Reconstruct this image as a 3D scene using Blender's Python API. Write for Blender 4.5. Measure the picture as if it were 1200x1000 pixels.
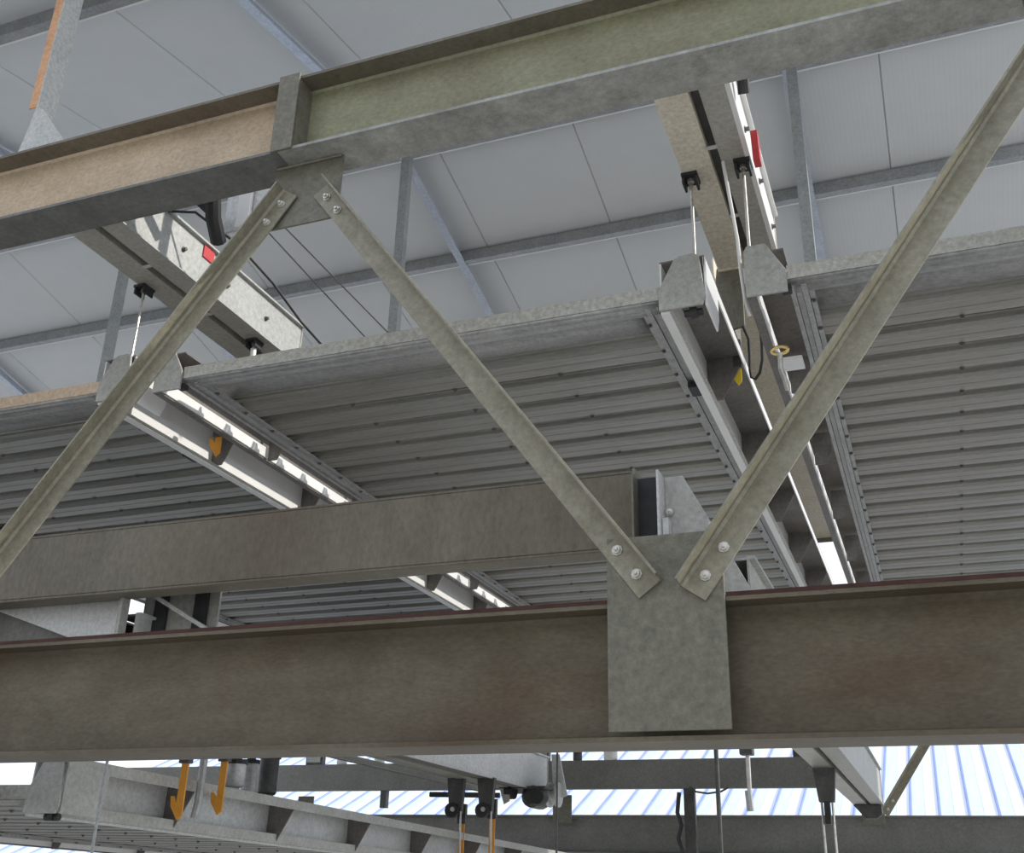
import bpy, math, random
from mathutils import Vector, Matrix, Quaternion
random.seed(7)
S = bpy.context.scene
for o in list(bpy.data.objects): bpy.data.objects.remove(o)
C = S.collection
# ------------------------------------------------------------------ camera
FPX, YAW, PITCH, ROLL = 1250.55, math.radians(-21.633), math.radians(23.461), math.radians(1.571)
fwd = Vector((math.sin(YAW)*math.cos(PITCH), math.cos(YAW)*math.cos(PITCH), math.sin(PITCH)))
rt = Vector((math.cos(YAW), -math.sin(YAW), 0)); up = rt.cross(fwd)
rr = rt*math.cos(ROLL) + up*math.sin(ROLL); uu = -rt*math.sin(ROLL) + up*math.cos(ROLL)
cd = bpy.data.cameras.new('camera'); cam = bpy.data.objects.new('camera', cd); C.objects.link(cam)
cd.sensor_fit = 'HORIZONTAL'; cd.sensor_width = 36; cd.lens = 36*FPX/1200
cd.clip_start = .05; cd.clip_end = 500
mw = Matrix((( rr.x, uu.x, -fwd.x, 0), (rr.y, uu.y, -fwd.y, 0), (rr.z, uu.z, -fwd.z, 0), (0, 0, 0, 1)))
cam.matrix_world = mw; S.camera = cam
# ------------------------------------------------------------------ light
W = bpy.data.worlds.new('sky'); S.world = W; W.use_nodes = True
wn = W.node_tree.nodes; wl = W.node_tree.links
bg = wn['Background']; bg.inputs['Strength'].default_value = 1.25
geo = wn.new('ShaderNodeTexCoord'); sep = wn.new('ShaderNodeSeparateXYZ'); rmp = wn.new('ShaderNodeValToRGB')
wl.new(geo.outputs['Generated'], sep.inputs[0]); wl.new(sep.outputs['Z'], rmp.inputs[0]); wl.new(rmp.outputs[0], bg.inputs['Color'])
rmp.color_ramp.elements[0].position = 0; rmp.color_ramp.elements[0].color = (.93, .95, 1, 1)
rmp.color_ramp.elements[1].position = 1; rmp.color_ramp.elements[1].color = (.50, .60, .78, 1)
sd = bpy.data.lights.new('sun', 'SUN'); sd.energy = 3.2; sd.angle = math.radians(1.5); sd.color = (1, .95, .86)
sun = bpy.data.objects.new('sun', sd); C.objects.link(sun)
SUNV = Vector((math.cos(math.radians(30))*math.cos(math.radians(12)), math.cos(math.radians(30))*math.sin(math.radians(12)), math.sin(math.radians(30))))
sun.rotation_euler = SUNV.to_track_quat('Z', 'Y').to_euler(); sun.location = (6, 2, 4)
vs = S.view_settings; S.display_settings.display_device = 'sRGB'
vs.view_transform = 'Standard'; vs.look = 'None'; vs.gamma = 1; vs.use_curve_mapping = False; vs.exposure = 0.03
# ------------------------------------------------------------------ materials
def mat(name, c1, c2=None, scale=3.0, metal=0.0, rough=.5, bump=.0, stretch=(1, 1, 1), stain=None, stain_amt=.0, bscale=None, wave=None):
    grain = .24 if metal >= .15 else .0
    m = bpy.data.materials.new(name); m.use_nodes = True
    n = m.node_tree.nodes; l = m.node_tree.links; b = n['Principled BSDF']
    b.inputs['Metallic'].default_value = metal; b.inputs['Roughness'].default_value = rough
    tc = n.new('ShaderNodeTexCoord'); mp = n.new('ShaderNodeMapping'); mp.inputs['Scale'].default_value = stretch
    l.new(tc.outputs['Object'], mp.inputs[0])
    c2 = c2 or tuple(x*.85 for x in c1)
    nz = n.new('ShaderNodeTexNoise'); nz.inputs['Scale'].default_value = scale; nz.inputs['Detail'].default_value = 8; nz.inputs['Roughness'].default_value = .65
    l.new(mp.outputs[0], nz.inputs['Vector'])
    cr = n.new('ShaderNodeValToRGB'); cr.color_ramp.elements[0].position = .35; cr.color_ramp.elements[1].position = .68
    cr.color_ramp.elements[0].color = (*c1, 1); cr.color_ramp.elements[1].color = (*c2, 1)
    l.new(nz.outputs['Fac'], cr.inputs[0]); out = cr.outputs[0]
    if stain:
        n2 = n.new('ShaderNodeTexNoise'); n2.inputs['Scale'].default_value = 1.7; n2.inputs['Detail'].default_value = 5
        l.new(mp.outputs[0], n2.inputs['Vector'])
        r2 = n.new('ShaderNodeValToRGB'); r2.color_ramp.elements[0].position = .45; r2.color_ramp.elements[1].position = .7
        r2.color_ramp.elements[0].color = (0, 0, 0, 1); r2.color_ramp.elements[1].color = (stain_amt,)*3 + (1,)
        l.new(n2.outputs['Fac'], r2.inputs[0])
        mx = n.new('ShaderNodeMixRGB'); l.new(r2.outputs[0], mx.inputs[0]); l.new(out, mx.inputs[1]); mx.inputs[2].default_value = (*stain, 1)
        out = mx.outputs[0]
    if grain:
        ng = n.new('ShaderNodeTexNoise'); ng.inputs['Scale'].default_value = 55; ng.inputs['Detail'].default_value = 6; ng.inputs['Roughness'].default_value = .75
        l.new(mp.outputs[0], ng.inputs['Vector'])
        mr = n.new('ShaderNodeMapRange'); mr.inputs['From Min'].default_value = .3; mr.inputs['From Max'].default_value = .7
        mr.inputs['To Min'].default_value = 1-grain; mr.inputs['To Max'].default_value = 1+grain; l.new(ng.outputs['Fac'], mr.inputs['Value'])
        vm = n.new('ShaderNodeVectorMath'); vm.operation = 'SCALE'; l.new(out, vm.inputs[0]); l.new(mr.outputs[0], vm.inputs['Scale']); out = vm.outputs[0]
    l.new(out, b.inputs['Base Color'])
    if bump or wave:
        bp = n.new('ShaderNodeBump'); bp.inputs['Distance'].default_value = .004
        if wave:
            wv = n.new('ShaderNodeTexWave'); wv.bands_direction = 'X'; wv.inputs['Scale'].default_value = wave; wv.inputs['Distortion'].default_value = .3
            l.new(tc.outputs['Object'], wv.inputs['Vector']); l.new(wv.outputs['Fac'], bp.inputs['Height']); bp.inputs['Strength'].default_value = bump
        else:
            n3 = n.new('ShaderNodeTexNoise'); n3.inputs['Scale'].default_value = bscale or scale*12; n3.inputs['Detail'].default_value = 4
            l.new(mp.outputs[0], n3.inputs['Vector']); l.new(n3.outputs['Fac'], bp.inputs['Height']); bp.inputs['Strength'].default_value = bump
        l.new(bp.outputs[0], b.inputs['Normal'])
    return m
MT = {
 'chord': mat('galvanised_chord', (.115, .096, .064), (.185, .160, .115), 2.6, .3, .5, .12, (1, 1, 2.4), (.10, .066, .040), .7),
 'chord2': mat('cross_beam_zinc', (.155, .138, .105), (.235, .215, .17), 3.5, .3, .5, .15, (1, 1, .5), (.125, .09, .062), .7),
 'farchord': mat('far_grey_zinc', (.19, .19, .175), (.25, .25, .235), 2.5, .3, .5, .1),
 'tanweb': mat('tan_reflected_light', (.50, .38, .25), (.62, .50, .36), 2.4, .15, .5, .12, (1, 1, 1.5), (.26, .20, .14), .7),  # tan base paints warm reflected light onto the left web
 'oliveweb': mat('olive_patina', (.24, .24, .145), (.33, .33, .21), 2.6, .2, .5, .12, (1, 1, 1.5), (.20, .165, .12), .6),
 'greyflange': mat('mottled_flange', (.30, .30, .275), (.47, .47, .44), 9, .3, .5, .2, (1, 1, 1), (.20, .18, .15), .5),
 'darkflange': mat('dark_flange', (.15, .15, .14), (.21, .21, .195), 9, .3, .5, .1),
 'brace': mat('galvanised_brace', (.25, .235, .175), (.33, .31, .24), 9, .35, .48, .1),
 'gusset': mat('spangled_plate', (.165, .158, .125), (.225, .215, .17), 30, .35, .5, .35, bscale=140),
 'beam': mat('galvanised_beam', (.42, .41, .37), (.52, .51, .46), 5, .35, .45, .1),
 'beige': mat('bounce_lit_galvanised', (.72, .65, .53), (.82, .76, .64), 6, .15, .55, .15),  # beige puts warm sun bounce into the zinc colour
 'light': mat('bright_zinc', (.56, .57, .56), (.66, .67, .66), 4, .3, .42, .05),
 'deck': mat('deck_zinc', (.25, .25, .228), (.35, .348, .32), 4, .45, .42, .15, (.5, 6, 6), (.27, .22, .18), .45),
 'rail': mat('rail_zinc', (.34, .34, .335), (.44, .44, .435), 14, .35, .5, .2),
 'lip': mat('treadplate', (.42, .42, .38), (.62, .61, .56), 45, .4, .45, .9, bscale=60),
 'liptan': mat('treadplate_warm_lit', (.62, .47, .34), (.72, .58, .44), 40, .2, .5, .6, bscale=60),  # tan is warm reflected light put into the lip colour
 'sidepl': mat('side_plate', (.40, .40, .37), (.47, .47, .44), 7, .35, .5, .1),
 'webgrey': mat('satin_web', (.40, .41, .40), (.47, .48, .47), 3, .2, .5, .05),
 'inner': mat('shaded_channel', (.16, .15, .14), (.22, .205, .19), 7, .3, .55, .05),  # zinc channel interior, its shade put into a darker colour
 'roof': mat('white_roof_panel', (.69, .71, .72), (.75, .77, .78), .8, 0, .5, .10, wave=9),
 'purlin': mat('purlin_zinc', (.30, .31, .31), (.38, .39, .40), 8, .4, .45, .05),
 'rafter': mat('rafter_zinc', (.50, .55, .64), (.60, .65, .74), 8, .4, .4, .05),
 'blue': mat('blue_film', (.12, .30, .80), (.16, .36, .85), 5, 0, .4),
 'post': mat('post_zinc', (.36, .38, .38), (.46, .48, .48), 8, .4, .5, .1),
 'warmrefl': mat('warm_reflection_face', (.72, .38, .20), (.85, .52, .32), 12, .2, .5, .1),  # orange tone paints warm reflected light on a zinc post face
 'rust': mat('rust_red_primer', (.045, .016, .012), (.08, .03, .022), 20, 0, .8, .2),
 'black': mat('black_rubber_and_slot_shade', (.018, .018, .02), (.035, .035, .038), 12, 0, .55),
 'dark': mat('dark_steel_and_slot_shade', (.07, .07, .068), (.12, .12, .115), 12, .4, .5, .2),
 'bolt': mat('bolt_steel', (.55, .54, .50), (.7, .69, .65), 30, .7, .35),
 'boltd': mat('bolt_dark', (.11, .11, .10), (.16, .16, .15), 30, .4, .5),
 'orange': mat('orange_paint', (.72, .30, .035), (.82, .38, .05), 12, 0, .5),
 'yellow': mat('yellow_paint', (.85, .62, .03), (.9, .68, .05), 12, 0, .5),
 'red': mat('red_tag', (.55, .045, .05), (.62, .06, .07), 12, 0, .5),
 'white': mat('white_and_sunlit_zinc', (.80, .80, .79), (.86, .86, .85), 6, 0, .35),  # also painted on zinc faces as their sunlit highlight
 'nroof': mat('pale_sheet_roof', (.74, .88, .92), (.84, .93, .95), 1.2, 0, .5, stretch=(8, 1, 1)),
 'nwhite': mat('white_sheet_roof', (.93, .94, .95), (.90, .92, .94), 1.5, 0, .5),
 'nrib': mat('blue_rib', (.26, .34, .72), (.32, .40, .78), 2, 0, .5),
 'ground': mat('concrete_ground', (.42, .415, .40), (.50, .495, .475), .6, 0, .85, .2),
 'nwall': mat('plaster_wall', (.55, .53, .48), (.62, .60, .55), .7, 0, .85, .1),
 'brass': mat('brass', (.80, .58, .22), (.85, .65, .3), 9, .9, .3),
}
# ------------------------------------------------------------------ mesh helpers
class MB:
    def __init__(s): s.v = []; s.f = []
    def add(s, vs, fs):
        b = len(s.v); s.v += [Vector(v) for v in vs]; s.f += [tuple(i+b for i in f) for f in fs]; return s
    def box(s, x0, x1, y0, y1, z0, z1):
        return s.add([(x0,y0,z0),(x1,y0,z0),(x1,y1,z0),(x0,y1,z0),(x0,y0,z1),(x1,y0,z1),(x1,y1,z1),(x0,y1,z1)],
                     [(0,3,2,1),(4,5,6,7),(0,1,5,4),(1,2,6,5),(2,3,7,6),(3,0,4,7)])
    def prism(s, pts, d):           # closed outline, extruded by vector d
        n = len(pts); d = Vector(d); P = [Vector(p) for p in pts]
        return s.add(P + [p+d for p in P], [tuple(range(n-1, -1, -1)), tuple(range(n, 2*n))] + [(i, (i+1) % n, (i+1) % n+n, i+n) for i in range(n)])
    def bar(s, a, b, u, w, h):      # box bar from a to b, width w along u, thickness h along the third axis
        a = Vector(a); b = Vector(b); d = (b-a).normalized(); u = Vector(u); u = (u - d*u.dot(d)).normalized(); t = d.cross(u)
        q = [u*(w/2)+t*(h/2), -u*(w/2)+t*(h/2), -u*(w/2)-t*(h/2), u*(w/2)-t*(h/2)]
        return s.prism([a+p for p in q], b-a)
    def tube(s, pts, r, seg=8):
        P = [Vector(p) for p in pts]; n = len(P); vs = []; fs = []; u = None
        for i in range(n):
            t = (P[min(i+1, n-1)] - P[max(i-1, 0)]).normalized()
            if u is None: u = t.cross(Vector((0, 0, 1)) if abs(t.z) < .9 else Vector((1, 0, 0))).normalized()
            u = (u - t*u.dot(t)).normalized(); w = t.cross(u)
            vs += [P[i] + (u*math.cos(2*math.pi*k/seg) + w*math.sin(2*math.pi*k/seg))*r for k in range(seg)]
        for i in range(n-1):
            fs += [(i*seg+k, i*seg+(k+1) % seg, (i+1)*seg+(k+1) % seg, (i+1)*seg+k) for k in range(seg)]
        fs += [tuple(range(seg-1, -1, -1)), tuple(range((n-1)*seg, n*seg))]
        return s.add(vs, fs)
    def lathe(s, c, ax, prof, seg=12):  # prof: (distance along ax, radius)
        c = Vector(c); ax = Vector(ax).normalized(); u = ax.cross(Vector((0,0,1)) if abs(ax.z) < .9 else Vector((1,0,0))).normalized(); w = ax.cross(u)
        vs = []; fs = []; n = len(prof)
        for t, r in prof: vs += [c + ax*t + (u*math.cos(2*math.pi*k/seg)+w*math.sin(2*math.pi*k/seg))*max(r, 1e-4) for k in range(seg)]
        for i in range(n-1): fs += [(i*seg+k, i*seg+(k+1) % seg, (i+1)*seg+(k+1) % seg, (i+1)*seg+k) for k in range(seg)]
        fs += [tuple(range(seg-1, -1, -1)), tuple(range((n-1)*seg, n*seg))]
        return s.add(vs, fs)
def wloc(o):
    p = Vector(o.location)
    while o.parent: o = o.parent; p += Vector(o.location)
    return p
def obj(name, mb, m, parent=None, loc=None, bevel=0, smooth=False, label=None, kind=None):
    """mesh coordinates in mb are world coordinates; loc (world) is the origin"""
    L = Vector(loc) if loc is not None else (wloc(parent) if parent else Vector((0, 0, 0)))
    me = bpy.data.meshes.new(name); me.from_pydata([tuple(v-L) for v in mb.v], [], mb.f)
    me.materials.append(MT[m] if isinstance(m, str) else m); me.update()
    o = bpy.data.objects.new(name, me); C.objects.link(o)
    if parent: o.parent = parent; o.location = L - wloc(parent)
    else: o.location = L
    if smooth: me.polygons.foreach_set('use_smooth', [True]*len(me.polygons)); me.set_sharp_from_angle(angle=math.radians(35))
    if bevel:
        md = o.modifiers.new('bevel', 'BEVEL'); md.width = bevel; md.segments = 2; md.limit_method = 'ANGLE'
    if label: o['label'] = label
    if kind: o['kind'] = kind
    return o
def tag(o, label, cat, group=None):
    o['label'] = label; o['category'] = cat
    if group: o['group'] = group
    return o
def thing(name, label, cat, loc, group=None):
    o = bpy.data.objects.new(name, None); C.objects.link(o); o.location = loc; o.empty_display_size = .1
    return tag(o, label, cat, group)
def copy_tree(o, parent=None):
    c = o.copy(); C.objects.link(c); c.parent = parent
    for ch in list(o.children): copy_tree(ch, c)
    return c
def hsec(mb, x0, x1, yc, z0, z1, w, tf=.010, tw=.008, fil=.012):
    """H-section running along X with weld fillets"""
    h = w/2; t = tw/2
    pr = [(-h,z0),(h,z0),(h,z0+tf),(t+fil,z0+tf),(t,z0+tf+fil),(t,z1-tf-fil),(t+fil,z1-tf),(h,z1-tf),(h,z1),(-h,z1),(-h,z1-tf),(-t-fil,z1-tf),(-t,z1-tf-fil),(-t,z0+tf+fil),(-t-fil,z0+tf),(-h,z0+tf)]
    n = len(pr); vs = [(x0, yc+a, b) for a, b in pr] + [(x1, yc+a, b) for a, b in pr]
    # end caps split into convex pieces
    caps = [(0,1,2,3,14,15), (3,4,13,14), (4,5,12,13), (5,6,11,12), (6,7,8,9,10,11)]
    fs = [(i, i+n, (i+1) % n+n, (i+1) % n) for i in range(n)] + [c for c in caps] + [tuple(i+n for i in reversed(c)) for c in caps]
    return mb.add(vs, fs)

# ================================================================== setting: ground, roof
g = obj('floor', MB().box(-60, 60, -30, 90, -1.75, -1.65), 'ground', kind='structure')
RY, RZ, SN, SF = 6.15, 5.60, .207, .232
def rz(Y): return RZ - SN*(RY-Y) if Y < RY else RZ - SF*(Y-RY)
obj('wall_sky_blocker', MB().box(-16, 7.4, -9.3, -9, -1.65, 6.5), 'nwall', kind='structure')  # unseen wall added behind the camera to block sky light
ceil = bpy.data.objects.new('ceiling', None); C.objects.link(ceil); ceil.location = (0, RY, RZ); ceil['kind'] = 'structure'
PW = 1.146
def panel(Y0, Y1):
    m = MB(); t = .075; w = PW-.001
    # underside with rolled edges so the joints read as recessed lines
    pr = [(.0, .014), (.007, 0), (w-.007, 0), (w, .014), (w, t), (0, t)]
    A = [(x, Y0, rz(Y0)+z) for x, z in pr]; m.prism(A, (0, Y1-Y0, rz(Y1)-rz(Y0))); return m
for (Y0, Y1) in ((1.3, RY-.004), (RY+.004, 9.75)):
    first = None
    for k in range(-9, 4):
        x = -3.25 + PW*k
        if first is None:
            mb = panel(Y0, Y1)
            for v in mb.v: v.x += x
            first = obj('roof_panel', mb, 'roof', ceil, loc=(x, Y0, rz(Y0)))
            fx = x
        else:
            c = first.copy(); C.objects.link(c); c.parent = ceil; c.location = first.location + Vector((x-fx, 0, 0))
XL, XR = -13.4, 1.3
for Y in (3.80, RY-.14, RY+.14, 7.51, 8.62):
    m = MB(); z = rz(Y)-.004 if True else 0
    m.box(XL, XR, Y-.045, Y-.039, z-.10, z); m.box(XL, XR, Y-.045, Y+.02, z-.106, z-.10); m.box(XL, XR, Y-.05, Y+.02, z-.004, z)
    m.box(XL, XR, Y+.015, Y+.020, z-.10, z-.085)
    pu = obj('purlin', m, 'purlin', ceil); obj('lip', MB().box(XL, XR, Y+.021, Y+.036, z-.107, z-.098), 'white', pu)
m = MB(); z = rz(9.66); m.box(XL, XR, 9.62, 9.70, z-.10, z-.004)
obj('purlin', m, 'blue', ceil, label='blue eaves purlin at the far edge of the roof')
for X in (-9.25, -6.40, -3.50, -.44):
    for (Y0, Y1) in ((1.4, RY), (RY, 9.7)):
        m = MB()
        for (a, b, c, d) in ((-.035, .035, -.122, -.114), (-.035, -.029, -.114, -.012), (.010, .035, -.114, -.110)):
            m.prism([(X+a, Y0, rz(Y0)+c), (X+b, Y0, rz(Y0)+c), (X+b, Y0, rz(Y0)+d), (X+a, Y0, rz(Y0)+d)], (0, Y1-Y0, rz(Y1)-rz(Y0)))
        obj('rafter', m, 'rafter', ceil)
# posts under the ridge, and the cross tie they stand on
tag(obj('tie_beam', hsec(MB(), -9, 1.5, RY, 3.40, 3.52, .10), 'beam', loc=(-3, RY, 3.46)), 'slim tie beam under the roof posts, mostly hidden behind the parking pallets', 'beam')
for X, lb in ((-6.08, 'thin zinc roof post at the left, beside the slanting brace'), (-3.40, 'thin zinc roof post in the middle, just right of the truss top joint'), (-.40, 'thin zinc roof post at the right, beside the pale roof rafter')):
    r = thing('roof_post', lb, 'post', (X, RY, 3.52), 'posts under the roof ridge')
    z1 = RZ-.13; m = MB(); m.box(X-.036, X+.036, RY-.03, RY-.024, 3.5285, z1); m.box(X+.030, X+.036, RY-.024, RY+.03, 3.5285, z1); m.box(X-.036, X-.030, RY-.024, RY+.03, 3.5285, z1)
    obj('shaft', m, 'post', r)
    obj('cap_plate', MB().box(X-.07, X+.07, RY-.05, RY+.05, z1, z1+.008), 'light', r)
    obj('base_plate', MB().box(X-.06, X+.06, RY-.049, RY+.049, 3.5205, 3.5285), 'light', r)

# ================================================================== trusses
def angle_bar(a, b, vis, legw, outw, side, t=.006):
    """L-angle from a to b: in-plane leg (width legw) and a leg standing out to the viewer along its upper edge.
       side=+1: the outstanding leg is on the left-hand side of the direction a->b"""
    a = Vector(a); b = Vector(b); d = (b-a).normalized(); nY = Vector((0, -1, 0)); nY = (nY - d*nY.dot(d)).normalized()
    u = d.cross(nY)*side
    m = MB()
    q = lambda p, s0, s1, n0, n1: [p+u*s0+nY*n0, p+u*s1+nY*n0, p+u*s1+nY*n1, p+u*s0+nY*n1]
    m.prism(q(a, -legw/2, legw/2, 0, t), b-a)
    m.prism(q(a, legw/2-t, legw/2, t, outw), b-a)
    m.prism([a+u*(legw/2-t-.007)+nY*t, a+u*(legw/2-t)+nY*t, a+u*(legw/2-t)+nY*(t+.007)], b-a)
    return m, d, u, nY
def bolt_at(root, p, n, r=.011):
    m = MB(); m.lathe(p, n, [(0, r*1.25), (.003, r*1.25), (.0031, r), (.010, r*.9), (.0101, r*.5), (.018, r*.45)], 8); return obj('bolt', m, 'bolt', root, loc=p)
def build_truss(Y, label, front):
    T = thing('lattice_truss', label, 'truss', (-2, Y, .31))
    lo = obj('lower_chord', hsec(MB(), -9.2, 2.6, Y, .312, .632, .166, .011, .009, .014), 'chord' if front else 'farchord', T)
    yn = Y-.083
    if front:
        for x0, x1 in ((-9.2, -.700), (-.418, 2.6)):
            obj('edge_strip', MB().box(x0, x1, yn-.002, yn+.05, .632, .641), 'rust', lo, label='rust red strip along the top edge of the lower chord')
    if front:
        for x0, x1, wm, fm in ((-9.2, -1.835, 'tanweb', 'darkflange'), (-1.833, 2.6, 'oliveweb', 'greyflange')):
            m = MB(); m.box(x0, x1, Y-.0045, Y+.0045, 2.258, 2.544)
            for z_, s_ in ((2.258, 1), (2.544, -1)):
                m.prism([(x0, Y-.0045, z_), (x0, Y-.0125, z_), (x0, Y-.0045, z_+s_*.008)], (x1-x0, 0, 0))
            obj('chord_web', m, wm, T, label='stained web of the upper chord, warm reflected light painted tan' if wm == 'tanweb' else 'olive tinted web of the upper chord')
            obj('bottom_flange', MB().box(x0, x1, Y-.083, Y+.083, 2.247, 2.258), fm, T)
            obj('top_flange', MB().box(x0, x1, Y-.083, Y+.083, 2.544, 2.555), 'chord2', T)
    else:
        obj('upper_chord', hsec(MB(), -9.2, 2.6, Y, 2.247, 2.555, .166, .011, .009, .012), 'farchord', T)
    # joints
    for k in (-3, -2, -1, 0, 1):
        sp = 2.34 if front else 2.68
        xb = (-.559 if front else -.58) + sp*k
        w = (.140 if front else .09)
        m = MB(); m.box(xb-w, xb+w, yn-.010, yn-.0005, .333 if front else .56, .79 if front else .80)
        obj('lower_gusset_plate', m, 'gusset', T, bevel=.002)
        if front:
            m = MB(); m.box(xb-w+.002, xb+w-.002, yn-.006, Y, .633, .638); obj('cover_plate', m, 'gusset', T)
        xt = -1.75 + sp*k
        if xt < 2.4:
            m = MB(); m.box(xt-.14, xt+.125, Y+.001, Y+.010, 2.00, 2.246)
            gp = obj('upper_gusset_plate', m, 'gusset', T, bevel=.002)
            m = MB(); m.tube([(xt-.13, Y-.003, 2.243), (xt+.12, Y-.003, 2.243)], .006, 6); obj('weld_bead', m, 'gusset', gp)
            m = MB(); m.box(xt-.106, xt-.024, yn-.009, yn-.001, 2.247, 2.565); obj('splice_plate', m, 'gusset', T, bevel=.0015, label='pale splice plate across the upper chord')
            m = MB(); m.box(xt-.030, xt-.024, yn, Y-.005, 2.259, 2.543); obj('stiffener', m, 'gusset', T)
    spec = [((-1.815, 2.130), (-2.815, .650), .070, .052),     # left brace, falling to the left
            ((-1.690, 2.115), (-.590, .657), .072, .055),     # middle brace
            ((-.492, .640), (.530, 2.120), .072, .062)]        # right brace
    for k in (-1, 0, 1):
        for j, (p, q, lw, ow) in enumerate(spec):
            if not front and (k != 0 or j == 0): continue
            if front and not (k == 0 or (k == -1 and j in (0, 1)) or (k == 1 and j > 0)): continue
            dx = 2.34*k
            yb = yn-.012; yt = Y-.002
            if p[1] > q[1]: a = (p[0]+dx, yt, p[1]); b = (q[0]+dx, yb, q[1])
            else: a = (p[0]+dx, yb, p[1]); b = (q[0]+dx, yt, q[1])
            # the outstanding leg is on the upper side
            A, B = (a, b)
            m, d, u, nY = angle_bar(A, B, True, lw, ow, 1)
            if u.z < 0: m, d, u, nY = angle_bar(A, B, True, lw, ow, -1)
            br = obj('diagonal_brace', m, 'brace', T, bevel=.0)
            A = Vector(A); B = Vector(B)
            for P, s in ((A, 1), (B, -1)):
                for t in (.05, .13):
                    bolt_at(br, P + d*s*t + nY*.0065 - u*.004, nY)
    return T
build_truss(2.50, 'nearest steel lattice truss crossing the whole picture with V-shaped braces', True)
build_truss(9.80, 'far steel lattice truss seen low down under the nearest truss, against the striped roof', False)

# ================================================================== guide beams (run away from the viewer)
def guide_beam(name, label, x0, z, Y0, Y1, w=.243, h=.20, left='beam', right='beam', web='light', group=None, slots=True):
    G = thing(name, label, 'beam', (x0+w/2, Y0, z), group)
    s0 = .115*w/.243; s1 = .150*w/.243
    m = MB(); m.box(x0, x0+s0, Y0, Y1, z, z+.008); m.box(x0, x0+.007, Y0, Y1, z+.008, z+h); m.box(x0, x0+s0, Y0, Y1, z+h, z+h+.008); m.box(x0+s0-.006, x0+s0, Y0, Y1, z+.008, z+.03)
    obj('left_channel', m, left, G)
    m = MB(); m.box(x0+s1, x0+w-.007, Y0, Y1, z, z+.008); m.box(x0+s1, x0+s1+.006, Y0, Y1, z+.008, z+.03); m.box(x0+s1, x0+w-.007, Y0, Y1, z+h, z+h+.008)
    obj('right_channel', m, right, G)
    m = MB(); m.box(x0+w-.0069, x0+w, Y0, Y1, z-.002, z+h+.012); m.box(x0+w, x0+w+.018, Y0, Y1, z+h+.002, z+h+.012); m.box(x0+w, x0+w+.010, Y0, Y1, z-.002, z+.004)
    obj('web_plate', m, web, G, label='pale zinc web plate on the right side')
    obj('slot_shade', MB().box(x0+s0, x0+s1, Y0, Y1, z+.035, z+.045), 'dark', G)  # dark strip painting the shade inside the slot
    y = Y0+.35
    while slots and y < Y1-.1:
        obj('batten', MB().box(x0+s0-.002, x0+s1+.002, y, y+.018, z-.004, z-.0005), 'light', G); y += .42
    y = Y0+.12
    while y < min(Y1, Y0+3):
        b = MB(); b.lathe((x0+w, y, z+.10), (1, 0, 0), [(0, .012), (.004, .012), (.0041, .008), (.016, .008)], 8); obj('bolt', b, 'boltd', G, loc=(x0+w, y, z+.10)); y += .31
    obj('end_plate', MB().box(x0-.004, x0+w+.004, Y1, Y1+.008, z-.006, z+h+.02), left, G)
    return G
guide_beam('guide_beam', 'upper guide beam at the left with a dark slot and white side, behind the left brace', -2.944, 2.32, 2.60, 3.95, web='webgrey', group='guide beams above the pallets')
guide_beam('guide_beam', 'upper guide beam at the right with warm sun bounce painted on its underside, hung with two clamps', -.602, 2.32, 2.60, 3.74, w=.231, left='beige', right='beam', web='white', group='guide beams above the pallets')  # white web paints the sunlit right face
# end bracket of the right beam
E_ = thing('hanger_plate', 'olive grey plate closing the end of the right upper guide beam', 'plate', (-.56, 3.76, 2.0))
obj('plate', MB().prism([(-.615, 3.76, 2.34), (-.515, 3.76, 2.34), (-.517, 3.76, 2.06), (-.60, 3.76, 2.045), (-.622, 3.76, 2.28)], (0, .012, 0)), 'gusset', E_, bevel=.002)
obj('rib', MB().box(-.57, -.562, 3.772, 3.95, 2.06, 2.359), 'gusset', E_)
R2 = thing('guide_rail', 'guide rail with warm sun bounce painted on, seen edge on through the gap between the middle and right pallets', 'rail', (-.6, 4.0, 2.36))
m = MB(); m.box(-.665, -.50, 3.95, 7.6, 2.36, 2.368); m.box(-.665, -.658, 3.95, 7.6, 2.368, 2.52); m.box(-.507, -.50, 3.95, 7.6, 2.368, 2.52); obj('rail_body', m, 'beige', R2)
obj('end_plate', MB().box(-.67, -.495, 7.6, 7.61, 2.33, 2.53), 'gusset', R2)
for y in (4.45, 4.9, 5.5, 6.2, 7.0):
    b = MB(); b.box(-.505, -.47, y, y+.04, 2.335, 2.36); b.tube([(-.487, y+.02, 2.335), (-.487, y+.02, 2.31)], .008, 6); obj('clamp', b, 'boltd', R2, loc=(-.49, y, 2.34))
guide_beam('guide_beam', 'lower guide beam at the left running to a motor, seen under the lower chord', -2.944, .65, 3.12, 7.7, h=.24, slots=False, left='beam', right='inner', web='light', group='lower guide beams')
guide_beam('guide_beam', 'lower guide beam at the right ending beside the far brace joint', -.66, .65, 3.05, 8.9, w=.205, h=.25, slots=False, left='beam', right='sidepl', web='sidepl', group='lower guide beams')

# cross beams
CB = thing('cross_beam', 'wide brown galvanised cross beam behind the braces, level with the lower chord', 'beam', (-3, 3.0, .945))
m = MB(); m.box(-8, -.785, 3.0, 3.008, .955, 1.19); m.box(-8, -.785, 3.0, 3.09, .945, .955); m.box(-8, -.785, 3.0, 3.09, 1.19, 1.20)
obj('channel', m, 'chord2', CB, bevel=.003)
obj('end_plate', MB().box(-.785, -.777, 2.995, 3.10, .94, 1.205), 'gusset', CB)
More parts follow.
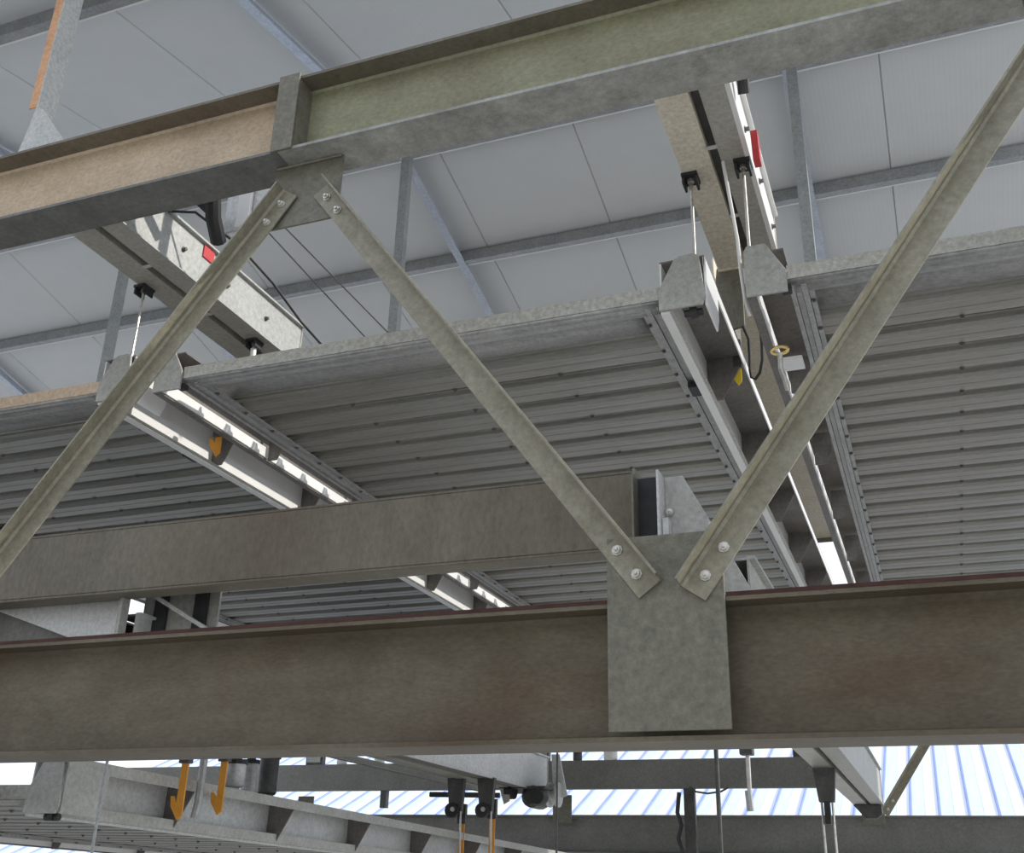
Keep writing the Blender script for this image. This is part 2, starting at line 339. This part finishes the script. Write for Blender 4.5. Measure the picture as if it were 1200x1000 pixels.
# stub column at its right end
ST = thing('stub_column', 'short open stub column with a dark slot at the end of the cross beam', 'column', (-.69, 2.95, .80))
obj('flange', MB().box(-.772, -.766, 2.93, 3.05, .68, 1.165), 'gusset', ST); obj('flange', MB().box(-.695, -.688, 2.93, 3.05, .68, 1.165), 'light', ST)
obj('web', MB().box(-.766, -.695, 2.99, 2.998, .68, 1.165), 'black', ST, label='web painted black for the shade in the slot')  # web blackened to paint the shade of the slot recess
obj('side_plate', MB().prism([(-.686, 3.0, .66), (-.41, 3.0, .66), (-.447, 3.0, .801), (-.521, 3.0, .951), (-.63, 3.0, 1.165), (-.686, 3.0, 1.165)], (0, .008, 0)), 'sidepl', ST, bevel=.002)
obj('edge_rib', MB().box(-.552, -.546, 2.97, 2.9995, .66, 1.0), 'light', ST)
obj('lug', MB().box(-.686, -.668, 2.955, 2.999, .90, 1.02), 'light', ST)
for p in ((-.672, 2.9945, 1.05), (-.66, 2.9945, .93)): bolt_at(ST, Vector(p), Vector((0, -1, 0)), .009)
CB2 = thing('cross_beam', 'far grey cross beam dividing the striped roof view below the lower chord', 'beam', (-3, 9.2, .82))
m = MB(); m.box(-8.2, -.70, 9.25, 9.258, .82, 1.04); m.box(-8.2, -.70, 9.25, 9.33, .812, .82); m.box(-8.2, -.70, 9.25, 9.33, 1.04, 1.048)
obj('channel', m, 'farchord', CB2); obj('hanger', MB().box(-1.13, -1.05, 9.26, 9.32, 1.049, 1.9), 'dark', CB2)
for x, n in ((-6.1, 0), (-4.85, 0)): obj('hanger', MB().box(x-.03, x+.03, 9.26, 9.32, .66, .812), 'dark', CB2)

# ================================================================== pallets
HEXR = [(1.91, .0), (1.91, .075), (1.965, .185), (1.985, .197), (2.035, .198), (2.050, .19), (2.066, .03), (2.055, .0)]
HEXL = [(-.13, .0), (-.13, .17), (-.12, .188), (-.06, .188), (0, .078), (0, .0)]
PLEN = 6.05; PITCHY = .2065
def make_pallet(label, x0, y0, z0, lipmat='lip', webmat='light', flmat='beam'):
    P = thing('parking_pallet', label, 'pallet', (x0, y0, z0), 'car parking pallets seen from below')
    X = lambda a: x0+a
    # near lip, rounded front bar
    m = MB(); m.box(X(0), X(1.91), y0, y0+.006, z0+.048, z0+.098); m.box(X(0), X(1.91), y0+.006, y0+.06, z0+.092, z0+.098)
    obj('front_lip', m, lipmat, P)
    pts = [(y0+.002, z0+.046), (y0+.012, z0+.036), (y0+.035, z0+.03), (y0+.075, z0+.036), (y0+.11, z0+.055), (y0+.13, z0+.07)]
    m = MB()
    for i in range(len(pts)-1):
        (a, b), (c, d) = pts[i], pts[i+1]
        m.add([(X(0), a, b), (X(1.91), a, b), (X(1.91), c, d), (X(0), c, d)], [(0, 3, 2, 1)])
    m.add([(X(0), y0+.13, z0+.07), (X(1.91), y0+.13, z0+.07), (X(1.91), y0+.26, z0+.075), (X(0), y0+.26, z0+.075)], [(0, 3, 2, 1)])
    o = obj('front_bar', m, 'rail', P, smooth=True)
    md = o.modifiers.new('thick', 'SOLIDIFY'); md.thickness = .003; md.offset = -1
    # deck planks: shallow trapezoid profile repeated along the length
    def plank(y):
        pr = [(0, .098), (.010, .098), (.016, .078), (.030, .076), (.034, .062), (.050, .050), (.098, .050), (.101, .056), (.106, .050), (.160, .050), (.168, .064), (.178, .064), (.184, .098), (PITCHY-.003, .098)]
        m = MB(); n = len(pr)
        up_ = [(X(.0), y+a, z0+b-.0) for a, b in pr]
        tv = [(X(.0), y+a, z0+b+.003) for a, b in reversed(pr)]
        ring = up_+tv; k = len(ring)
        vs_ = ring + [(v[0]+1.91, v[1], v[2]) for v in ring]
        fs_ = [(i, i+k, (i+1) % k+k, (i+1) % k) for i in range(k)]
        for i in range(n-1): fs_ += [(i, i+1, k-2-i, k-1-i), (k+i, 2*k-1-i, 2*k-2-i, k+i+1)]
        m.add(vs_, fs_); return m
    y = y0+.262; f0 = None; i = 0
    while y < y0+PLEN-.25:
        if f0 is None:
            f0 = obj('deck_plank', plank(y), 'deck', P, loc=(x0, y, z0)); b0 = []
            for bx in (.52, .98, 1.42):
                b = MB(); q = (X(bx), y+.166, z0+.052); b.lathe(q, (0, 0, -1), [(-.006, .010), (.006, .010), (.0061, .006), (.012, .006)], 6)
                b0.append(obj('bolt', b, 'boltd', f0, loc=q))
        else:
            c = f0.copy(); C.objects.link(c); c.parent = P; c.location = f0.location + Vector((0, PITCHY*i, 0))
            for b in b0: d = b.copy(); C.objects.link(d); d.parent = c
        i += 1; y += PITCHY
    y1 = y
    obj('rear_lip', MB().box(X(0), X(1.91), y1, y1+.02, z0+.04, z0+.10), 'rail', P)
    # rails along both edges: ribbed strip with a row of bolts
    for s, a in ((1, 0.0), (-1, 1.91)):
        m = MB(); yA, yB = y0+.02, y1
        for (p, q, zz) in ((.001, .016, .030), (.018, .036, .036), (.038, .056, .030), (.058, .074, .038)):
            xs = sorted((X(a+s*p), X(a+s*q))); m.box(xs[0], xs[1], yA, yB, z0+zz, z0+.049)
        rl = obj('side_rail', m, 'rail', P)
        bb = None; yy = yA+.12
        while yy < yB-.05:
            q = (X(a+s*.066), yy, z0+.038)
            if bb is None:
                b = MB(); b.lathe(q, (0, 0, -1), [(0, .009), (.004, .009), (.0041, .005), (.009, .005)], 6); bb = obj('bolt', b, 'boltd', rl, loc=q); by = yy
            else:
                c = bb.copy(); C.objects.link(c); c.parent = rl; c.location = bb.location + Vector((0, yy-by, 0))
            yy += .2
    # side beams (channels open below) with end caps and diaphragms
    for nm, hx, xa, xb in (('left', HEXL, -.13, -.004), ('right', HEXR, 1.914, 2.066)):
        m = MB(); m.prism([(X(a), y0-.012, z0+b) for a, b in hx], (0, .010, 0))
        ec = obj('end_cap', m, 'sidepl', P, bevel=.0015)
        m = MB()
        if nm == 'left':
            m.box(X(xa), X(xa)+.030, y0, y1, z0+.0, z0+.055); m.box(X(xa), X(xb), y0, y1, z0+.16, z0+.166); m.box(X(xa), X(xa)+.006, y0, y1, z0+.055, z0+.16)
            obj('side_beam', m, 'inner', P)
            obj('sunlit_strip', MB().box(X(xa)+.030, X(xa)+.036, y0, y1, z0+.008, z0+.055), 'white', P)  # white strip paints the sunlit face of the side beam
        else:
            m.box(X(xa), X(xa)+.006, y0, y1, z0+.0, z0+.186); m.box(X(xa), X(xa)+.030, y0, y1, z0-.008, z0+.0)
            obj('side_beam', m, 'white' if flmat == 'beam' else webmat, P)  # upper web, lip and end plate go white to paint sunlit highlights
            m = MB(); m.box(X(xa), X(xb), y0, y1, z0+.186, z0+.192); obj('top_flange', m, flmat if flmat != 'beam' else 'inner', P)
            obj('flange_lip', MB().box(X(xb)-.005, X(xb), y0, y1, z0+.150, z0+.186), 'white' if flmat == 'beam' else flmat, P)
            m = MB(); low = flmat != 'beam'; fw = -.09 if low else -.115; m.box(X(xa)+.0065, X(xb)+fw, y0, y1, z0+.0, z0+.005); m.box(X(xb)+fw, X(xb)+fw+.004, y0, y1, z0-.0, z0+(.040 if low else .008))
            obj('bottom_flange', m, flmat, P)
            m = MB(); m.prism([(X(xb)-.004, y0, z0), (X(xb)-.004, y0+.19, z0), (X(xb)-.004, y0+.22, z0+.06), (X(xb)-.004, y0+.22, z0+.186), (X(xb)-.004, y0, z0+.186)], (.006, 0, 0))
            obj('end_side_plate', m, 'white' if flmat == 'beam' else flmat, P, bevel=.001)
        yy = y0+.75; d0 = None
        while yy < y1-.2:
            a, b = X(xa)+.008, X(xb)-.008
            if d0 is None:
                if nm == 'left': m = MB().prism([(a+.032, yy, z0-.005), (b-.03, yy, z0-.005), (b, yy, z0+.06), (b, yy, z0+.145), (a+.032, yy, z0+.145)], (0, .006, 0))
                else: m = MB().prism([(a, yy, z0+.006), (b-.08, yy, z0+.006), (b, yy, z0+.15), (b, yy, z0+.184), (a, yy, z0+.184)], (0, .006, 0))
                d0 = obj('diaphragm', m, 'inner', P, loc=(a, yy, z0)); dy = yy
            else:
                c = d0.copy(); C.objects.link(c); c.parent = P; c.location = d0.location + Vector((0, yy-dy, 0))
            yy += .78
    m = MB(); m.box(X(1.872), X(1.925), y0+.60, y0+.69, z0+.004, z0+.028); obj('rubber_stop', m, 'black', P, bevel=.003)
    for q in ((2.02, .012), ): 
        b = MB(); b.tube([(X(q[0])-.03, y0+.02, z0-.01), (X(q[0])+.03, y0+.02, z0-.01)], .013, 8); b.box(X(q[0])-.012, X(q[0])+.012, y0+.005, y0+.035, z0-.022, z0+.004); obj('roller', b, 'black', P)
    for a in (1.905, -.02): obj('catch', MB().box(X(a), X(a+.03), y0+.002, y0+.03, z0+.008, z0+.028), 'black', P)
    return P
make_pallet('middle car pallet overhead, whole front lip in view between the two guide beams', -2.602, 3.04, 1.762)
make_pallet('right car pallet overhead, its deck cut off by the right edge of the picture', -.275, 3.04, 1.762)
make_pallet('left car pallet overhead with warm reflected light painted on its front lip, behind the left brace', -4.922, 3.04, 1.762, 'liptan')
lp = make_pallet('lowered car pallet at the bottom left, its side channel sloping under the lower chord', -4.98, 3.14, .205, flmat='sidepl')
lp.rotation_euler.x = -.02

# ================================================================== suspension rods and clamps
def susp(x, y, zt, zb, label, r=.0055, m_='bolt'):
    T = thing('suspension_rod', label, 'rod', (x, y, zb), 'suspension rods')
    m = MB(); m.box(x-.028, x+.028, y-.035, y+.035, zt-.012, zt-.0005); m.box(x-.026, x-.018, y-.03, y+.03, zt-.04, zt-.012); m.box(x+.018, x+.026, y-.03, y+.03, zt-.04, zt-.012)
    c = obj('clamp', m, 'black', T)
    b = MB(); b.lathe((x, y, zt-.012), (0, 0, -1), [(0, .013), (.012, .013), (.0121, .008), (.03, .008)], 6); obj('nut', b, 'bolt', c)
    obj('rod', MB().tube([(x, y, zt-.04), (x, y, zb)], r, 8), m_, T)
susp(-.578, 3.10, 2.32, 1.965, 'suspension rod from the bounce lit underside down to the middle pallet cap')
susp(-.392, 3.08, 2.32, 1.952, 'suspension rod beside the white strip down to the right pallet cap')
susp(-2.935, 3.10, 2.32, 1.945, 'suspension rod at the left, half hidden by the left brace')
susp(-2.76, 3.67, 2.32, 1.98, 'short white rod under the left guide beam, above the middle pallet lip', .014, 'white')

# ================================================================== safety hooks
def hook(x, y, z, s, m_, label, L=.22):
    T = thing('safety_hook', label, 'hook', (x, y, z), 'orange and yellow safety hooks')
    m = MB(); w = .016*s
    m.prism([(x-w, y, z), (x+w, y, z), (x+w, y, z-L), (x-w*.3, y, z-L-.015), (x-w*2.6, y, z-L+.035), (x-w*3.0, y, z-L+.075), (x-w*2.2, y, z-L+.075), (x-w, y, z-L+.048)], (0, .008, 0))
    obj('hook_plate', m, m_, T)
    obj('sleeve', MB().box(x-w*1.5, x+w*1.5, y-.012, y+.02, z-.02, z+.10), 'dark', T, bevel=.002)
hook(-2.855, 3.72, .455, 1.0, 'orange', 'left orange safety hook against the lowered pallet channel')
hook(-2.855, 3.98, .49, 1.0, 'orange', 'right orange safety hook against the lowered pallet channel, beside a grey pipe')
hook(-2.93, 6.70, .40, 1.2, 'orange', 'orange safety hook further back, left one of the pair near the motor', .34)
hook(-2.72, 6.70, .43, 1.2, 'orange', 'orange safety hook further back, right one of the pair near the motor', .34)
hook(-2.80, 3.56, 1.815, 1.0, 'orange', 'orange hook in the dark gap between the left and middle pallets', .095)
hook(-.56, 3.80, 1.92, .7, 'yellow', 'yellow hook in the gap beside the middle pallet', .08)

# ================================================================== pipes, cables, rods below
def pipe(name, label, cat, pts, r, m_, group=None, seg=8):
    P0 = Vector(pts[0]); return tag(obj(name, MB().tube(pts, r, seg), m_, loc=P0, smooth=True), label, cat, group)
pipe('steel_pipe', 'grey vertical pipe between the two orange hooks at the bottom left', 'pipe', [(-2.87, 3.86, .66), (-2.87, 3.86, .30), (-2.88, 3.86, .235)], .016, 'post')
pipe('wire_rope', 'thin wire rope hanging across the lowered pallet at the far left', 'rope', [(-2.62, 3.0, .66), (-2.62, 3.0, -.2)], .005, 'post', 'hanging wire ropes')
pipe('wire_rope', 'thin dark wire rope hanging just right of the dark post', 'rope', [(-.55, 2.9, .66), (-.55, 2.9, -.2)], .006, 'dark', 'hanging wire ropes')
pipe('wire_rope', 'thin wire rope hanging between the motor and the dark post', 'rope', [(-1.33, 3.9, .66), (-1.33, 3.9, -.3)], .004, 'dark', 'hanging wire ropes')
pipe('electric_cable', 'black cable looping from the brace over the left guide beam', 'cable', [(-2.698, 2.9, 2.525), (-2.60, 2.95, 2.53), (-2.48, 3.1, 2.44), (-2.43, 3.3, 2.36), (-2.40, 3.5, 2.27), (-2.36, 3.7, 2.20)], .006, 'black')
pipe('stay_wire', 'upper of two thin stay wires slanting down right of the left brace', 'wire', [(-2.55, 3.2, 2.80), (-2.40, 4.3, 2.62)], .0035, 'dark', 'stay wires')
pipe('stay_wire', 'lower of two thin stay wires slanting down right of the left brace', 'wire', [(-2.55, 3.3, 2.70), (-2.52, 4.3, 2.60)], .0035, 'dark', 'stay wires')
pipe('electric_cable', 'dark cable loop hanging from the far cross beam', 'cable', [(-1.98, 9.2, .82), (-1.93, 9.2, .78), (-1.83, 9.2, .765), (-1.72, 9.2, .78), (-1.66, 9.2, .81)], .008, 'dark')
PP = thing('dark_post', 'dark vertical post with cables hanging below the far cross beam', 'post', (-2.0, 9.29, -.35))
obj('shaft', MB().box(-2.045, -1.955, 9.262, 9.32, -.45, .8115), 'dark', PP)
obj('cable_bundle', MB().tube([(-2.08, 9.25, .78), (-2.10, 9.25, .62), (-2.07, 9.25, .52), (-2.10, 9.25, .42), (-2.07, 9.25, .32), (-2.12, 9.25, .22), (-2.08, 9.25, -.2)], .018, 8), 'black', PP, smooth=True)
SR = thing('switch_rod', 'pale rod under a dark box in front of the far striped roof', 'rod', (-.567, 3.5, .24))
obj('switch_box', MB().box(-.590, -.548, 3.49, 3.53, .405, .6495), 'dark', SR, bevel=.004)
obj('rod', MB().tube([(-.567, 3.51, .405), (-.568, 3.51, .28)], .007, 8), 'bolt', SR)
obj('tip', MB().tube([(-.572, 3.51, .30), (-.568, 3.51, .24)], .011, 8), 'post', SR)


# motor at the end of the lower left guide beam
MO = thing('drive_motor', 'dark drive motor with rollers hanging at the end of the lower left guide beam', 'motor', (-2.75, 7.4, .6))
b = MB(); b.lathe((-2.70, 7.35, .60), (0, 1, 0), [(0, .05), (.02, .075), (.22, .075), (.24, .05)], 14); obj('motor_body', b, 'dark', MO, smooth=True)
b = MB(); b.lathe((-2.86, 7.3, .635), (1, 0, 0), [(0, .06), (.06, .06)], 12); obj('roller', b, 'black', MO)
b = MB(); b.lathe((-2.62, 7.5, .62), (1, 0, 0), [(0, .085), (.02, .085), (.021, .06), (.06, .06), (.061, .085), (.08, .085)], 16); obj('pulley', b, 'light', MO, smooth=True)
obj('mounting', MB().box(-2.90, -2.56, 7.25, 7.62, .645, .658), 'dark', MO)
obj('shaft', MB().tube([(-2.95, 7.4, .61), (-3.45, 7.3, .61)], .018, 8), 'dark', MO)
# bracket row hanging along the lower left guide beam
for i, (x, y, w, lb) in enumerate(((-2.95, 6.62, .10, 'left dark pulley block on the lower left guide beam'), (-2.74, 6.62, .10, 'right dark pulley block on the lower left guide beam'))):
    B = thing('pulley_block', lb, 'pulley', (x, y, .64), 'pulley blocks')
    obj('housing', MB().prism([(x-w*.6, y, .655), (x+w*.6, y, .655), (x+w*.45, y, .44), (x-w*.35, y, .42)], (0, .04, 0)), 'dark', B, bevel=.003)
    b = MB(); b.lathe((x-.01, y-.03, .455), (0, 1, 0), [(0, .045), (.02, .045)], 14); obj('wheel', b, 'black', B)
    b = MB(); b.lathe((x+.005, y-.045, .46), (0, 1, 0), [(0, .015), (.014, .015)], 10); obj('pin', b, 'bolt', B)
    obj('rope', MB().tube([(x+.045, y, .45), (x+.05, y, .2)], .006, 6), 'light', B)
# light canisters and dark fittings hanging just under the lower chord line (on the far deck side)
cans = [(285, 5.2, 'white'), ]
def canister(x, y, z0_, z1_, r, m_, lb, cat='lamp'):
    T = thing('capacitor_can', lb, 'can', (x, y, z0_), 'cylindrical cans under the beams')
    b = MB(); b.lathe((x, y, z0_), (0, 0, 1), [(0, r*.85), (.01, r), (z1_-z0_, r)], 14); obj('body', b, m_, T, smooth=True)
    b = MB(); b.lathe((x, y, z1_), (0, 0, 1), [(0, r*1.15), (.02, r*1.15), (.021, r*.5), (.06, r*.5)], 12); obj('cap', b, 'black', T)
canister(-3.05, 4.35, .40, .50, .045, 'light', 'grey can beside the right orange hook, above the lowered pallet')
canister(-5.33, 9.29, 1.0485, 1.22, .05, 'white', 'white can standing on the far cross beam, left of the pair')
canister(-4.93, 9.29, 1.0485, 1.22, .05, 'white', 'white can standing on the far cross beam, right of the pair')
canister(-2.68, 9.29, 1.0485, 1.25, .06, 'white', 'white can on the far cross beam right of the motor')
canister(-2.98, 9.29, 1.0485, 1.25, .04, 'dark', 'dark can on the far cross beam right of the motor')

# ================================================================== left machinery
LM = thing('drive_unit', 'pale drive cylinder with dark clamps at the bottom left edge of the picture', 'motor', (-3.3, 3.1, .22))
b = MB(); b.lathe((-3.36, 3.1, .29), (0, 0, 1), [(0, .05), (.10, .05)], 16); obj('cylinder', b, 'light', LM, smooth=True)
b = MB(); b.box(-3.30, -3.20, 3.07, 3.13, .34, .40); b.tube([(-3.42, 3.06, .39), (-3.30, 3.05, .385), (-3.22, 3.05, .40)], .010); b.box(-3.31, -3.275, 3.08, 3.12, .29, .345); obj('clamp', b, 'black', LM)
obj('bracket', MB().box(-3.45, -3.17, 3.06, 3.12, .215, .275), 'sidepl', LM, bevel=.004)

LM.location.y -= .065
# hoses and tags above the guide beams
def hose(label, pts, r=.018):
    return pipe('rubber_hose', label, 'hose', pts, r, 'black', 'black hoses', 10)
hose('black hose drooping behind the left brace under the upper chord', [(-2.40, 2.75, 2.66), (-2.39, 2.78, 2.52), (-2.42, 2.85, 2.40), (-2.46, 2.95, 2.36)], .032)
hose('black hose bunch left of the drooping hose', [(-2.64, 2.7, 2.64), (-2.60, 2.74, 2.54), (-2.54, 2.82, 2.54), (-2.50, 2.92, 2.50)], .025)
hose('black hoses above the right guide beam beside its white strip', [(-.335, 2.72, 2.60), (-.335, 2.78, 2.50), (-.342, 2.85, 2.42)], .02)
CH = thing('cable_tray', 'pale mottled cable tray behind the black hoses at the left guide beam', 'tray', (-2.3, 2.8, 2.4))
obj('tray', MB().box(-2.47, -2.25, 2.98, 2.99, 2.42, 2.80), 'light', CH)
obj('back_strip', MB().box(-2.40, -2.34, 2.96, 2.975, 2.42, 2.80), 'white', CH)
tag(obj('red_tag', MB().box(-2.7009, -2.694, 3.15, 3.22, 2.46, 2.515), 'red', loc=(-2.7, 3.18, 2.46)), 'small red tag beside the left brace on the left guide beam', 'tag', 'red tags')
tag(obj('red_tag', MB().prism([(-.342, 2.93, 2.33), (-.342, 2.955, 2.23), (-.342, 3.0, 2.23), (-.342, 2.975, 2.33)], (.022, 0, 0)), 'red', loc=(-.33, 2.95, 2.28)), 'red tag on the white strip of the right guide beam', 'tag', 'red tags')
pipe('electric_cable', 'coiled white and black cable hanging in the gap between middle and right pallets', 'cable', [(-.525, 3.76, 2.06), (-.512, 3.80, 2.02), (-.517, 3.83, 1.96), (-.522, 3.85, 1.91), (-.520, 3.86, 1.88), (-.505, 3.86, 1.87), (-.485, 3.85, 1.89), (-.47, 3.84, 1.94), (-.462, 3.8, 2.0), (-.46, 3.76, 2.08), (-.46, 3.7, 2.15)], .006, 'black')
pipe('white_cable', 'white cable running down beside the right pallet end cap', 'cable', [(-.455, 3.05, 2.32), (-.425, 3.06, 2.0), (-.425, 3.08, 1.9), (-.42, 3.1, 1.80), (-.415, 3.15, 1.76)], .006, 'white')
# brass eye with hook on the right pallet side beam
BE = thing('brass_eye', 'brass ring with a curved bar under the right pallet side beam', 'ring', (-.36, 3.4, 1.75))
b = MB(); b.tube([(-.35+.028*math.cos(t*math.pi/8), 3.36, 1.725+.014*math.sin(t*math.pi/8)) for t in range(17)], .006, 6); obj('ring', b, 'brass', BE)
b = MB(); b.tube([(-.35, 3.36, 1.715), (-.353, 3.37, 1.66), (-.345, 3.39, 1.63), (-.34, 3.42, 1.60)], .009, 8); obj('bar', b, 'bolt', BE)

# front end of the upper left bay: post with warm reflected light painted on its face, on a triangular bracket
FP = thing('roof_post', 'post at the top left corner, warm reflected light painted on its front', 'post', (-3.42, 2.85, 3.2))
X0 = -3.515; Y0 = 2.80
obj('front_face', MB().box(X0, X0+.048, Y0, Y0+.006, 3.20, rz(2.8)-.005), 'warmrefl', FP, label='front face with warm reflected light painted on')
obj('side_face', MB().box(X0+.048, X0+.056, Y0-.001, Y0+.10, 3.18, rz(2.8)-.03), 'light', FP)
m = MB(); m.prism([(-3.47, 2.80, 3.20), (-3.50, 2.80, 3.02), (-3.53, 2.80, 2.90), (-3.3, 2.80, 2.90), (-3.25, 2.80, 2.95), (-3.42, 2.80, 3.17)], (0, .008, 0))
obj('bracket_plate', m, 'light', FP, bevel=.001)

# ================================================================== the striped neighbouring roof
NR = thing('neighbouring_roof', 'pale blue striped sheet metal roof of the low building beyond the far truss', 'roof', (-8, 19, -.5))
SL = .40; c0 = 7.5; P = .51
def nz_(Y): return SL*Y - c0
Ya, Yb = 17.6, 30
s0 = None
for k in range(-42, 16):
    x = k*P + .33
    if s0 is None:
        xa = x
        m = MB(); m.prism([(x+.05, Ya, nz_(Ya)), (x+P*.52, Ya, nz_(Ya)), (x+P*.52, Ya, nz_(Ya)+.01), (x+.05, Ya, nz_(Ya)+.01)], (0, Yb-Ya, nz_(Yb)-nz_(Ya)))
        s0 = obj('roof_sheet', m, 'nroof', NR, loc=(x, Ya, nz_(Ya)))
        m = MB(); m.prism([(x+P*.52, Ya, nz_(Ya)), (x+P, Ya, nz_(Ya)), (x+P, Ya, nz_(Ya)+.014), (x+P*.52+.02, Ya, nz_(Ya)+.014)], (0, Yb-Ya, nz_(Yb)-nz_(Ya)))
        sw = obj('white_band', m, 'nwhite', s0, loc=(x, Ya, nz_(Ya)))
        m = MB(); m.prism([(x, Ya, nz_(Ya)), (x+.05, Ya, nz_(Ya)), (x+.040, Ya, nz_(Ya)+.045), (x+.010, Ya, nz_(Ya)+.045)], (0, Yb-Ya, nz_(Yb)-nz_(Ya)))
        sr = obj('rib', m, 'nrib', s0, loc=(x, Ya, nz_(Ya)))
    else:
        c = s0.copy(); C.objects.link(c); c.parent = NR; c.location = s0.location + Vector((x-xa, 0, 0))
        for q in (sw, sr): d = q.copy(); C.objects.link(d); d.parent = c
obj('wall', MB().box(-19.4, 7.8, 17.7, 17.9, -1.65, nz_(17.7)-.02), 'nwall', NR)

# plate behind the cross beam at the left, angle rail, extra fittings
PL = thing('support_plate', 'pale flat support plate showing under the cross beam at the left edge', 'plate', (-3.0, 3.1, .8))
obj('plate', MB().prism([(-3.5, 3.10, 1.04), (-2.76, 3.10, 1.0), (-2.73, 3.10, .80), (-2.984, 3.10, .82), (-3.42, 3.10, .965)], (0, .008, 0)), 'light', PL, bevel=.002)
obj('rib', MB().box(-2.74, -2.725, 3.06, 3.0995, .78, .99), 'sidepl', PL)
for p in ((-3.28, 3.0995, .985), (-3.14, 3.0995, .965)): bolt_at(PL, Vector(p), Vector((0, -1, 0)), .012)
m = MB(); m.box(-3.14, -3.10, 4.9, 7.45, .640, .645); m.box(-3.14, -3.135, 4.9, 7.45, .645, .68)
tag(obj('angle_rail', m, 'sidepl', loc=(-3.12, 4.9, .64)), 'thin angle rail beside the lower left guide beam, passing over the pulley blocks', 'rail')
RB = thing('pulley_block', 'dark pulley block with two ropes at the end of the lower right guide beam', 'pulley', (-.60, 6.2, .6), 'pulley blocks')
obj('housing', MB().prism([(-.66, 6.2, .645), (-.54, 6.2, .645), (-.56, 6.2, .47), (-.64, 6.2, .47)], (0, .05, 0)), 'dark', RB, bevel=.003)
obj('clamp', MB().box(-.615, -.585, 6.19, 6.24, .36, .47), 'black', RB)
for x in (-.628, -.572): obj('rope', MB().tube([(x, 6.22, .47), (x, 6.22, -.2)], .007, 6), 'bolt', RB)
obj('end_bracket', MB().prism([(-.66, 8.78, .644), (-.46, 8.78, .644), (-.46, 8.78, .58), (-.50, 8.78, .55), (-.58, 8.78, .55)], (0, .10, 0)), 'dark', RB)
WP = tag(obj('white_plate', MB().box(-.372, -.288, 3.48, 3.57, 1.744, 1.756), 'white', loc=(-.33, 3.5, 1.75)), 'small white plate fixed under the side beam of the right pallet', 'plate')
for i_, (u0, zz, m_, r_, lb) in enumerate(((-3.30, .50, 'dark', .05, 'dark motor can above the lowered pallet, behind the grey can'), (-3.62, .51, 'light', .05, 'pale motor can further left above the lowered pallet'))):
    canister(u0, 5.0+.3*i_, zz-.08, zz+.10, r_, m_, lb)
for (x, w, m_, lb) in ((-4.20, .05, 'dark', 'dark box on the far cross beam left of the lower guide beam'), (-5.62, .09, 'dark', 'wide dark box at the left end of the visible far cross beam'), (-3.30, .06, 'dark', 'dark box on the far cross beam just right of the motor')):
    B_ = thing('junction_box', lb, 'box', (x, 9.28, 1.05), 'boxes on the far cross beam')
    obj('body', MB().box(x-w, x+w, 9.26, 9.33, 1.0485, 1.26), m_, B_, bevel=.006)
    obj('lid', MB().box(x-w*.8, x+w*.8, 9.252, 9.2598, 1.07, 1.24), 'sidepl', B_)
obj('hanger_plate', MB().prism([(-2.62, 7.55, .90), (-2.56, 7.55, .90), (-2.50, 7.55, .62), (-2.60, 7.55, .58)], (0, .012, 0)), 'light', MO)
obj('hanger_plate', MB().prism([(-2.90, 7.25, .66), (-2.82, 7.25, .66), (-2.82, 7.25, .56), (-2.86, 7.25, .54)], (0, .012, 0)), 'sidepl', MO)
b = MB(); b.lathe((-2.60, 7.20, .585), (0, 1, 0), [(0, .05), (.05, .06), (.10, .05)], 12); obj('roller', b, 'black', MO, smooth=True)

obj('backing_plate', MB().prism([(-3.7, 3.13, 1.0), (-3.42, 3.13, .965), (-2.98, 3.13, .82), (-2.70, 3.13, .82), (-2.70, 3.13, .62), (-3.7, 3.13, .62)], (0, .008, 0)), 'darkflange', PL)
HC = thing('bracket_column', 'short grey bracket column with dark slots left of the middle pallet deck, above the lower chord', 'bracket', (-2.6, 3.2, .7))
obj('plate', MB().box(-2.76, -2.42, 3.22, 3.23, .64, 1.02), 'sidepl', HC)
for a in (-2.70, -2.52): obj('slot_shade_bar', MB().box(a, a+.055, 3.205, 3.2199, .80, 1.0), 'black', HC)  # black bars painting the shade of open slots
obj('edge_bar', MB().bar((-2.70, 3.15, .99), (-2.36, 3.19, .80), (0, 1, 0), .02, .014), 'light', HC)
for x, z in ((-2.62, .87), (-2.50, .84)): bolt_at(HC, Vector((x, 3.2199, z-.04)), Vector((0, -1, 0)), .012)
